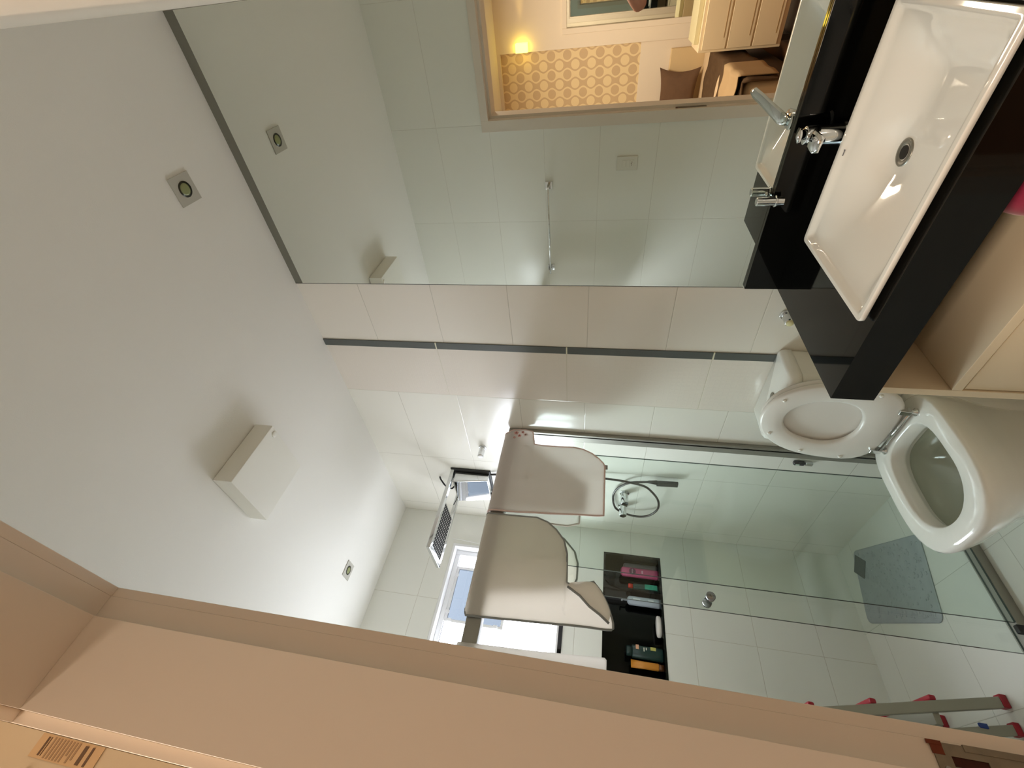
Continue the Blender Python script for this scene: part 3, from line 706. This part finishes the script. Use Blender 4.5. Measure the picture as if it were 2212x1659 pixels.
front_patch(b_, 'label_mark', .792, NZ+.100, .018, .006, NY-.0205, 'c9c9b8'); front_patch(b_, 'label_mark', .796, NZ+.088, .012, .005, NY-.0205, 'c9c9b8')
t = thing('lotion_tube', (.722, NY, NZ), 'orange squeeze tube standing on its brown cap, leftmost in the niche', 'tube', 'bottles in the black shower niche')
MB().loft([[(.722+a_*math.cos(k*PI/8), NY+b2*math.sin(k*PI/8), NZ+hh) for k in range(16)] for hh, a_, b2 in ((.026, .016, .015), (.03, .018, .017), (.10, .018, .012), (.168, .020, .002))]).make('body', mat('orange_tube', 'c8842a', rough=.35), t, smooth=True)
MB().lathe((.722, NY, NZ), (0, 0, 1), [(.015, 0), (.016, .026)], 20).make('cap', mat('brown_cap', '5c3510', rough=.4), t, smooth=True)

# ------------------------------------------------------------------ ceiling lamp and recessed spots
def lamp():
    t = thing('ceiling_lamp', (.778, 1.29, ZC), 'square white box ceiling lamp in the middle of the bathroom ceiling, switched off', 'ceiling lamp')
    op = mat('white_acrylic', 'e9e7de', rough=.35)
    X0, X1, Y0, Y1, z0 = .651, .904, 1.163, 1.418, ZC-.078
    box('shade', op, t, X0, X1, Y0, Y1, z0, ZC-.004, bevel=.002)
    box('mount_plate', white_paint, t, X0+.012, X1-.012, Y0+.012, Y1-.012, ZC-.004, ZC-.0005)
    MB().lathe((.888, 1.195, z0), (0, 0, -1), [(.012, 0), (.012, .002), (.009, .003)], 16).make('screw_cap', op, t, smooth=True)
lamp()
def spot(cx, cy, label):
    t = thing('recessed_spotlight', (cx, cy, ZC), label, 'spotlight', 'recessed ceiling spots')
    pm = mat('spot_plate', 'bbb8ae', rough=.5)
    h = .041; b = MB(); n = 32; z = ZC-.004
    inner = [(cx+.021*math.cos(2*PI*k/n), cy+.021*math.sin(2*PI*k/n)) for k in range(n)]
    outer = []
    for k in range(n):
        a = 2*PI*k/n; c_, s_ = math.cos(a), math.sin(a); f = h/max(abs(c_), abs(s_)); outer.append((cx+c_*f, cy+s_*f))
    b.loft([[(x, y, ZC-.0005) for x, y in outer], [(x, y, z) for x, y in outer], [(x, y, z) for x, y in inner], [(x, y, ZC-.0005) for x, y in inner]], False, False)
    b.make('plate', pm, t)
    MB().lathe((cx, cy, ZC-.0048), (0, 0, 1), [(.0235, 0), (.0235, .001), (.020, .0035), (.0195, .0042)], 32).make('bezel', mat('dark_bezel', '38372c', rough=.3, metal=.6), t, smooth=True)
    MB().lathe((cx, cy, ZC-.0062), (0, 0, 1), [(.012, 0), (.0175, .0012), (.0175, .0018)], 28).make('bulb_glass', mat('spot_bulb', '8f9468', rough=.1), t, smooth=True)
spot(1.187, .391, 'recessed ceiling spotlight in a square plate, nearer the mirror end of the ceiling')
spot(.825, 2.282, 'recessed ceiling spotlight in a square plate, above the shower')

# ------------------------------------------------------------------ mat and drain in the shower
def bath_mat():
    c = Vector((1.138, 2.305)); ang = math.atan2(.107, -.335)
    L, W = .275, .178; vs = []; 
    m = mat('grey_gel_mat', '989da0', rough=.5, noise=.15, nscale=25)
    b = MB(); n = 14
    def rr(hx, hy, r, z):
        ps = []
        for cx, cy, a0 in ((hx-r, hy-r, 0), (-hx+r, hy-r, 90), (-hx+r, -hy+r, 180), (hx-r, -hy+r, 270)):
            for k in range(6): a = math.radians(a0+18*k); ps.append((cx+r*math.cos(a), cy+r*math.sin(a), z))
        return ps
    def W2(p):
        x, y, z = p; ca, sa = math.cos(ang), math.sin(ang); return (c.x+x*ca-y*sa, c.y+x*sa+y*ca, z)
    b.loft([[W2(p) for p in rr(W, L, .035, z)] for z in (.0008, .004)]+[[W2(p) for p in rr(W-.004, L-.004, .032, .0062)]])
    t = tag(b.make('shower_mat', m), 'grey non-slip shower mat with a pebbled surface on the shower floor', 'mat')
    rnd = random.Random(5); d = MB()
    for i in range(230):
        x, y = rnd.uniform(-W+.02, W-.02), rnd.uniform(-L+.02, L-.02); r = rnd.uniform(.004, .010)
        p = W2((x, y, .0062)); d.lathe(p, (0, 0, 1), [(r, -.0008), (r*.8, .0014), (r*.3, .002)], 8)
    d.make('pebbles', m, t, smooth=True)['kind'] = 'stuff'
    M = Matrix.Translation((1.296, 2.495, 0)) @ Matrix.Rotation(PI/4, 4, 'Z')
    g = thing('floor_drain', (1.296, 2.495, 0), 'square dark drain cover at the far corner of the grey shower mat', 'drain')
    gm = mat('drain_metal', '4c4f4d', rough=.4, metal=.4)
    MB().box(-.047, .047, -.047, .047, .0065, .010, M).make('cover', gm, g, bevel=.001)
bath_mat()

# ------------------------------------------------------------------ stepladder behind the door jamb
def ladder():
    al = mat('ladder_aluminium', '9c9a8c', rough=.5, metal=.35); red = mat('red_plastic', '9a1024', rough=.4); blue = mat('blue_plastic', '1f3f86', rough=.4)
    L = thing('stepladder', (.55, 2.2, 0), 'folded aluminium stepladder with red feet and step ends, in the shower behind the jamb', 'ladder')
    k = -.205
    def rail(x0, wd, y, z0, z1, name, zoff=0):
        b = MB(); vs = []
        for z in (z0, z1):
            for (dx, dy) in ((-wd/2, -.012), (wd/2, -.012), (wd/2, .012), (-wd/2, .012)): vs.append((x0+k*z+dx, y+dy, z))
        return b.add(vs, [(0, 1, 2, 3), (4, 7, 6, 5), (0, 4, 5, 1), (1, 5, 6, 2), (2, 6, 7, 3), (3, 7, 4, 0)]).make(name, al, L, bevel=.003)
    for y in (2.0, 2.36):
        rail(.597, .034, y, .020, 1.25, 'rail'); box('foot', red, L, .577, .617, y-.016, y+.016, .0005, .022, bevel=.003)
        rail(.520, .030, y+.006, .018, 1.20, 'rear_leg'); box('foot', red, L, .500, .538, y-.010, y+.022, .0005, .020, bevel=.003)
    for z in (.235, .435, .645, .85, 1.05):
        x = .597+k*z; s = box('step', al, L, x-.050, x+.022, 2.0125, 2.3475, z-.012, z+.010, bevel=.002)
        box('step_end', red, s, x+.017, x+.034, 1.990, 2.37, z-.010, z+.012, bevel=.005)
    box('brace', blue, L, .505, .520, 1.99, 2.0, .10, .125, bevel=.002)
ladder()

# ------------------------------------------------------------------ fittings on the door wall, seen in the mirror
def towel_bar():
    t = thing('towel_bar', (XL, 1.25, 1.80), 'slim chrome towel bar on square mounts, on the tiled door wall', 'towel bar')
    for y in (.962, 1.512):
        box('mount', chrome, t, XL+.0005, XL+.010, y-.022, y+.022, 1.778, 1.822, bevel=.002)
        box('post', chrome, t, XL+.010, XL+.062, y-.006, y+.006, 1.794, 1.808, bevel=.001)
    MB().tube([(XL+.058, .965, 1.801), (XL+.058, 1.535, 1.801)], .0055, 12).make('bar', chrome, t, smooth=True)
towel_bar()
def outlet():
    wp = mat('switch_white', 'd9d7cc', rough=.35)
    t = thing('socket_plate', (XL, .856, 1.345), 'white wall plate with two switches and a socket, right of the doorway', 'socket')
    box('plate', wp, t, XL+.0005, XL+.008, .818, .894, 1.288, 1.404, bevel=.002)
    for i in range(2): box('switch', wp, t, XL+.008, XL+.0105, .838, .876, 1.353-.022*i, 1.373-.022*i, bevel=.001)
    s = box('socket', wp, t, XL+.008, XL+.010, .838, .876, 1.309, 1.329, bevel=.001)
    b = MB()
    for dy in (-.008, 0, .008): b.lathe((XL+.0098, .857+dy, 1.319+(.003 if dy == 0 else 0)), (1, 0, 0), [(.0022, 0), (.0022, .0008)], 10)
    b.make('pin_holes', mat('socket_brown', '4b3020', rough=.6), s)
outlet()

# ------------------------------------------------------------------ bedroom behind the camera (seen in the mirror)
BX, BY0, BY1, BZ = -3.0, -1.9, 2.5, 2.705
bed_white = mat('bedroom_white', 'e9dfd0', rough=.7)
wood = mat('brown_wood_floor', '6b4426', rough=.4, noise=.35, nscale=6)
def wallpaper():
    m = mat('circle_wallpaper', 'd6c09c', rough=.6); nt = m.node_tree; b = nt.nodes['Principled BSDF']
    geo = [n for n in nt.nodes if n.type == 'NEW_GEOMETRY'][0]; sep = nt.nodes.new('ShaderNodeSeparateXYZ'); nt.links.new(geo.outputs['Position'], sep.inputs[0])
    p = .176
    u = N(nt, 'DIVIDE', sep.outputs[1], p); v = N(nt, 'DIVIDE', sep.outputs[2], p)
    c = N(nt, 'ADD', N(nt, 'COSINE', N(nt, 'MULTIPLY', u, 2*PI)), N(nt, 'MULTIPLY', N(nt, 'COSINE', N(nt, 'MULTIPLY', v, 2*PI)), .62))
    band = N(nt, 'GREATER_THAN', c, 0)
    def disc(off, r):
        du = N(nt, 'SUBTRACT', N(nt, 'FRACT', N(nt, 'ADD', u, .5+off)), .5); dv = N(nt, 'SUBTRACT', N(nt, 'FRACT', N(nt, 'ADD', v, .5+off)), .5)
        return N(nt, 'LESS_THAN', N(nt, 'SQRT', N(nt, 'ADD', N(nt, 'MULTIPLY', du, du), N(nt, 'MULTIPLY', dv, dv))), r)
    k = N(nt, 'MULTIPLY', band, N(nt, 'SUBTRACT', 1, disc(0, .26)))
    k = N(nt, 'MAXIMUM', k, disc(.5, .26))
    mx = nt.nodes.new('ShaderNodeMix'); mx.data_type = 'RGBA'; mx.inputs[6].default_value = lin('cdb592'); mx.inputs[7].default_value = lin('ead6ac')
    nt.links.new(k, mx.inputs[0]); nt.links.new(mx.outputs[2], b.inputs['Base Color']); return m
def bedroom():
    struct(box('floor_bedroom', wood, None, BX-.1, -.001, BY0-.1, BY1+.1, -.1, -.001))
    struct(box('ceiling_bedroom', white_paint, None, BX-.1, -.001, BY0-.1, BY1+.1, BZ, BZ+.1))
    b = MB(); b.box(BX-.1, BX, .645, BY1, 1.165, BZ); struct(b.make('wall_wallpaper', wallpaper()))
    struct(box('wall_bedroom_low', bed_white, None, BX-.1, BX+.004, .645, BY1, 0, 1.165))
    struct(box('wall_bedroom_panel', bed_white, None, BX-.1, BX+.05, BY0, .645, 0, BZ))
    struct(box('wall_bedroom_far', bed_white, None, BX-.1, -.001, BY1, BY1+.1, 0, BZ))
    struct(box('wall_bedroom_near', bed_white, None, BX-.1, -.001, BY0-.1, BY0, 0, BZ))
    struct(box('trim_3', bed_white, None, BX, BX+.05, .645, BY1, BZ-.035, BZ-.0005))
    m = thing('framed_mirror', (BX+.05, -.3, .5), 'large bedroom mirror in a wide white frame, seen through the doorway in the bathroom mirror', 'mirror')
    x = BX+.05; y0, y1, z0, z1, f = -1.25, .475, .45, 1.935, .05
    fb = MB(); fb.box(x, x+.02, y0-f, y0, z0-f, z1+f); fb.box(x, x+.02, y1, y1+f, z0-f, z1+f); fb.box(x, x+.02, y0, y1, z1, z1+f); fb.box(x, x+.02, y0, y1, z0-f, z0)
    fb.make('frame', bed_white, m, bevel=.004)
    box('glass', mirror_m, m, x+.001, x+.006, y0, y1, z0, z1)
    s = thing('wall_sconce', (BX+.05, .60, 2.41), 'small glowing box wall light at the edge of the wallpaper, reflected in the mirror', 'wall lamp')
    box('lamp_shade', mat('glowing_shade', 'ffe9a0', rough=.4, emit='ffd84a', es=2.4), s, BX+.0505, BX+.125, .556, .640, 2.350, 2.480, bevel=.004)
    ll = bpy.data.lights.new('sconce_light', 'SPOT'); ll.energy = 5; ll.color = (1, .62, .18); ll.spot_size = .55; ll.spot_blend = .6; ll.shadow_soft_size = .01
    lo = bpy.data.objects.new('sconce_light', ll); lo.location = (BX+.085, .550, 2.42); lo.rotation_euler = (-PI/2, 0, .10); COL.objects.link(lo)
    # dresser
    d = thing('dresser', (-2.2, .2, 0), 'white dresser with recessed drawer fronts beside the bed, reflected in the mirror', 'dresser')
    dw = mat('dresser_cream', 'e8d6b4', rough=.35)
    box('body', dw, d, -2.45, -2.0, -.55, .655, .09, .735, bevel=.003)
    for i in range(3):
        z = .125+i*.20; 
        fr = MB(); fr.box(-2.0, -1.985, -.52, .635, z, z+.185); dr = fr.make('drawer', dw, d, bevel=.002)
        box('drawer_groove_shade', mat('groove_shadow', 'a98b60', rough=.6), dr, -1.985, -1.9835, -.50, .56, z+.020, z+.026)  # groove shade painted as a thin darker strip on the drawer front
    for y in (-.5, .60): box('foot', dark, d, -2.40, -2.05, y-.02, y+.02, .0, .09)
    tp = tag(box('photo_book', mat('pale_green_cover', 'd8d0a8', rough=.4), None, -2.42, -2.05, .15, .60, .7355, .775, bevel=.003), 'pale flat box lying on top of the white dresser', 'box')
    # bed
    be = thing('bed', (-1.9, 1.45, 0), 'double bed with a rumpled brown cover over pale sheets, reflected in the mirror', 'bed')
    sheet = mat('pale_sheet', 'd9c2a2', rough=.85); cov = mat('brown_cover', '5a4735', rough=.95, spec=.1, noise=.25, nscale=30)
    box('bed_base', mat('dark_bed_base', '3a2a1c', rough=.7), be, -2.93, -1.0, .73, 2.15, .08, .28, bevel=.01)
    box('mattress', sheet, be, -2.94, -.98, .70, 2.17, .281, .53, bevel=.05, seg=4)
    rnd = random.Random(3); vs = []; fs = []; nx_, ny_ = 46, 54
    def hh(x, y):
        z = .548+.012*math.sin(x*9+y*4)+.010*math.sin(y*13-x*6)+.008*math.sin(x*31+y*17)
        return z
    for i in range(nx_+1):
        x = -2.55+1.62*i/nx_
        for j in range(ny_+1):
            s_ = j/ny_*1.75; y = .690+s_-.22; 
            if y < .690: zz = .53-(.690-y)*1.0+.01; yy = .684-.006*math.sin(x*14)*min(1, (.69-y)*6); zz = max(.20, zz)
            else: yy, zz = y, hh(x, y)
            vs.append((x, yy, zz))
    W = ny_+1
    fs = [(i*W+j, i*W+j+1, (i+1)*W+j+1, (i+1)*W+j) for i in range(nx_) for j in range(ny_)]
    c = finish('bedspread', vs, fs, cov, be, smooth=True); c.modifiers.new('s', 'SOLIDIFY').thickness = .012
    box('headboard', mat('cream_headboard', 'dcc49a', rough=.6), be, -2.99, -2.945, .72, 2.2, .1, .86, bevel=.01)
    th = []; nx2, ny2 = 24, 20
    for i in range(nx2+1):
        x = -1.55+.5*i/nx2
        for j in range(ny2+1):
            s_ = -.26+.60*j/ny2
            if s_ < 0: y = .672-.004*math.sin(x*20); z = .574+s_
            else: y = .672+s_; z = .578+.010*math.sin(x*24+y*9)+.006*math.sin(y*31)
            th.append((x, y, z))
    W = ny2+1
    tw = finish('sheet', th, [(i*W+j, i*W+j+1, (i+1)*W+j+1, (i+1)*W+j) for i in range(nx2) for j in range(ny2)], mat('pale_throw', 'b59b78', rough=.95, spec=.1), be, smooth=True)
    tw.modifiers.new('s', 'SOLIDIFY').thickness = .006
    # pillow
    vs = []; fs = []; n = 14
    for sd in (0, 1):
        for i in range(n+1):
            for j in range(n+1):
                u_, v_ = i/n*2-1, j/n*2-1; e = (1-u_*u_)*(1-v_*v_); pinch = 1-.10*(1-abs(u_*v_)**.5*1.0)*(abs(u_)**4+abs(v_)**4)/1.2
                th = .07*e**.45*(1 if sd else -1)
                y = u_*.25*(1-.17*(1-v_*v_)); z = v_*.20*(1-.17*(1-u_*u_))
                vs.append((-2.80+th-(z+.185)*.28, 1.12+y, .755+z))
    W = n+1
    for sd in (0, 1):
        o_ = sd*W*W
        for i in range(n):
            for j in range(n): fs.append((o_+i*W+j, o_+i*W+j+1, o_+(i+1)*W+j+1, o_+(i+1)*W+j))
    b = finish('pillow', vs, fs, mat('taupe_pillow', '6a5342', rough=.9, spec=.1, noise=.15, nscale=20), None, smooth=True)
    tag(b, 'taupe square pillow propped against the headboard of the bed', 'pillow')
bedroom()
# tall cabinet beyond the jamb with a printed sticker
def bedroom_cabinet():
    c = thing('tall_cabinet', (-.19, 1.0, 0), 'tall cream cabinet just outside the bathroom door with a printed paper sticker', 'cabinet')
    box('body', mat('cream_cabinet', 'b6a992', rough=.45), c, -.40, -.016, .700, 1.3, 0, 2.69)
    pm = mat('printed_paper', 'b59a76', rough=.7); ink = mat('brown_ink', '57422f', rough=.8); inkl = mat('faded_ink', '8d7457', rough=.8)
    y = .6995
    p = box('sticker', pm, c, -.0415, -.0165, y-.0005, y, 2.081, 2.185)
    for z, h in ((2.1715, .0028), (2.1675, .0012), (2.1075, .0055), (2.0965, .0035)): box('heading_line', ink, p, -.0385, -.019, y-.0009, y-.0004, z-h/2, z+h/2)
    b = MB(); rnd = random.Random(9)
    for i in range(9): b.box(-.040+rnd.uniform(0, .004)*(i > 5)*2, -.018, y-.0008, y-.0004, 2.160-i*.0052, 2.1628-i*.0052)
    b.make('text_lines', inkl, p)
    MB().lathe((-.058, .700, 2.172), (0, -1, 0), [(.006, 0), (.0055, .0012)], 16).make('round_sticker', mat('navy_sticker', '26344a', rough=.5), c)
bedroom_cabinet()

# ------------------------------------------------------------------ photographer: only an elbow shows in the mirror
def person():
    p = thing('person', (-.30, -.12, 0), 'person in dark top with raised bare arm, elbow showing in the mirror', 'person')
    skin = mat('skin', 'b98470', rough=.55); top = mat('dark_top', '1d1d20', rough=.9); hair = mat('dark_hair', '1b1410', rough=.7)
    def skin_mesh(name, joints, edges, m, parent, root=0):
        me = bpy.data.meshes.new(name); off = wloc(parent)
        me.from_pydata([tuple(Vector(j[0])-off) for j in joints], edges, []); me.materials.append(m)
        o = bpy.data.objects.new(name, me); COL.objects.link(o); o.parent = parent
        sk = o.modifiers.new('skin', 'SKIN'); sk.use_smooth_shade = True
        for v, j in zip(me.skin_vertices[0].data, joints): v.radius = j[1]; v.use_root = False
        me.skin_vertices[0].data[root].use_root = True
        s = o.modifiers.new('sub', 'SUBSURF'); s.levels = 2; s.render_levels = 2; return o
    J = [((-.32, -.14, .92), (.13, .10)), ((-.32, -.14, 1.10), (.12, .09)), ((-.31, -.14, 1.30), (.13, .09)), ((-.31, -.14, 1.42), (.10, .07)), ((-.31, -.14, 1.50), (.05, .05)),
         ((-.30, -.14, 1.60), (.075, .085)), ((-.30, -.14, 1.70), (.06, .07)),
         ((-.27, .02, 1.41), (.055, .055)), ((-.16, .12, 1.35), (.044, .044)), ((-.045, .185, 1.335), (.034, .036)), ((-.045, .13, 1.38), (.036, .036)), ((-.06, .06, 1.43), (.026, .026)), ((-.065, .035, 1.455), (.030, .018)),
         ((-.25, -.30, 1.40), (.055, .055)), ((-.15, -.36, 1.33), (.044, .044)), ((-.05, -.32, 1.36), (.036, .036)), ((-.06, -.20, 1.43), (.026, .026)), ((-.065, -.14, 1.455), (.03, .018)),
         ((-.33, -.05, .88), (.085, .085)), ((-.33, -.04, .48), (.06, .06)), ((-.34, -.03, .10), (.042, .042)), ((-.25, -.03, .035), (.035, .03)),
         ((-.33, -.23, .88), (.085, .085)), ((-.33, -.24, .48), (.06, .06)), ((-.34, -.25, .10), (.042, .042)), ((-.25, -.25, .035), (.035, .03))]
    E_ = [(0, 1), (1, 2), (2, 3), (3, 4), (4, 5), (5, 6), (3, 7), (7, 8), (8, 9), (9, 10), (10, 11), (11, 12), (3, 13), (13, 14), (14, 15), (15, 16), (16, 17), (0, 18), (18, 19), (19, 20), (20, 21), (0, 22), (22, 23), (23, 24), (24, 25)]
    skin_mesh('body', J, E_, skin, p)
    T = [((-.32, -.14, .90), (.15, .12)), ((-.32, -.14, 1.10), (.135, .105)), ((-.31, -.14, 1.30), (.145, .105)), ((-.31, -.14, 1.43), (.11, .08)), ((-.28, .0, 1.415), (.066, .066)), ((-.235, .055, 1.39), (.060, .060)), ((-.26, -.28, 1.405), (.066, .066)), ((-.22, -.32, 1.38), (.060, .060))]
    skin_mesh('shirt', T, [(0, 1), (1, 2), (2, 3), (3, 4), (4, 5), (3, 6), (6, 7)], top, p)
    MB().lathe((-.32, -.14, 1.62), (0, 0, 1), [(.09, 0), (.10, .04), (.09, .10), (.05, .14), (.01, .15)], 18).make('hair', hair, p, smooth=True)
person()
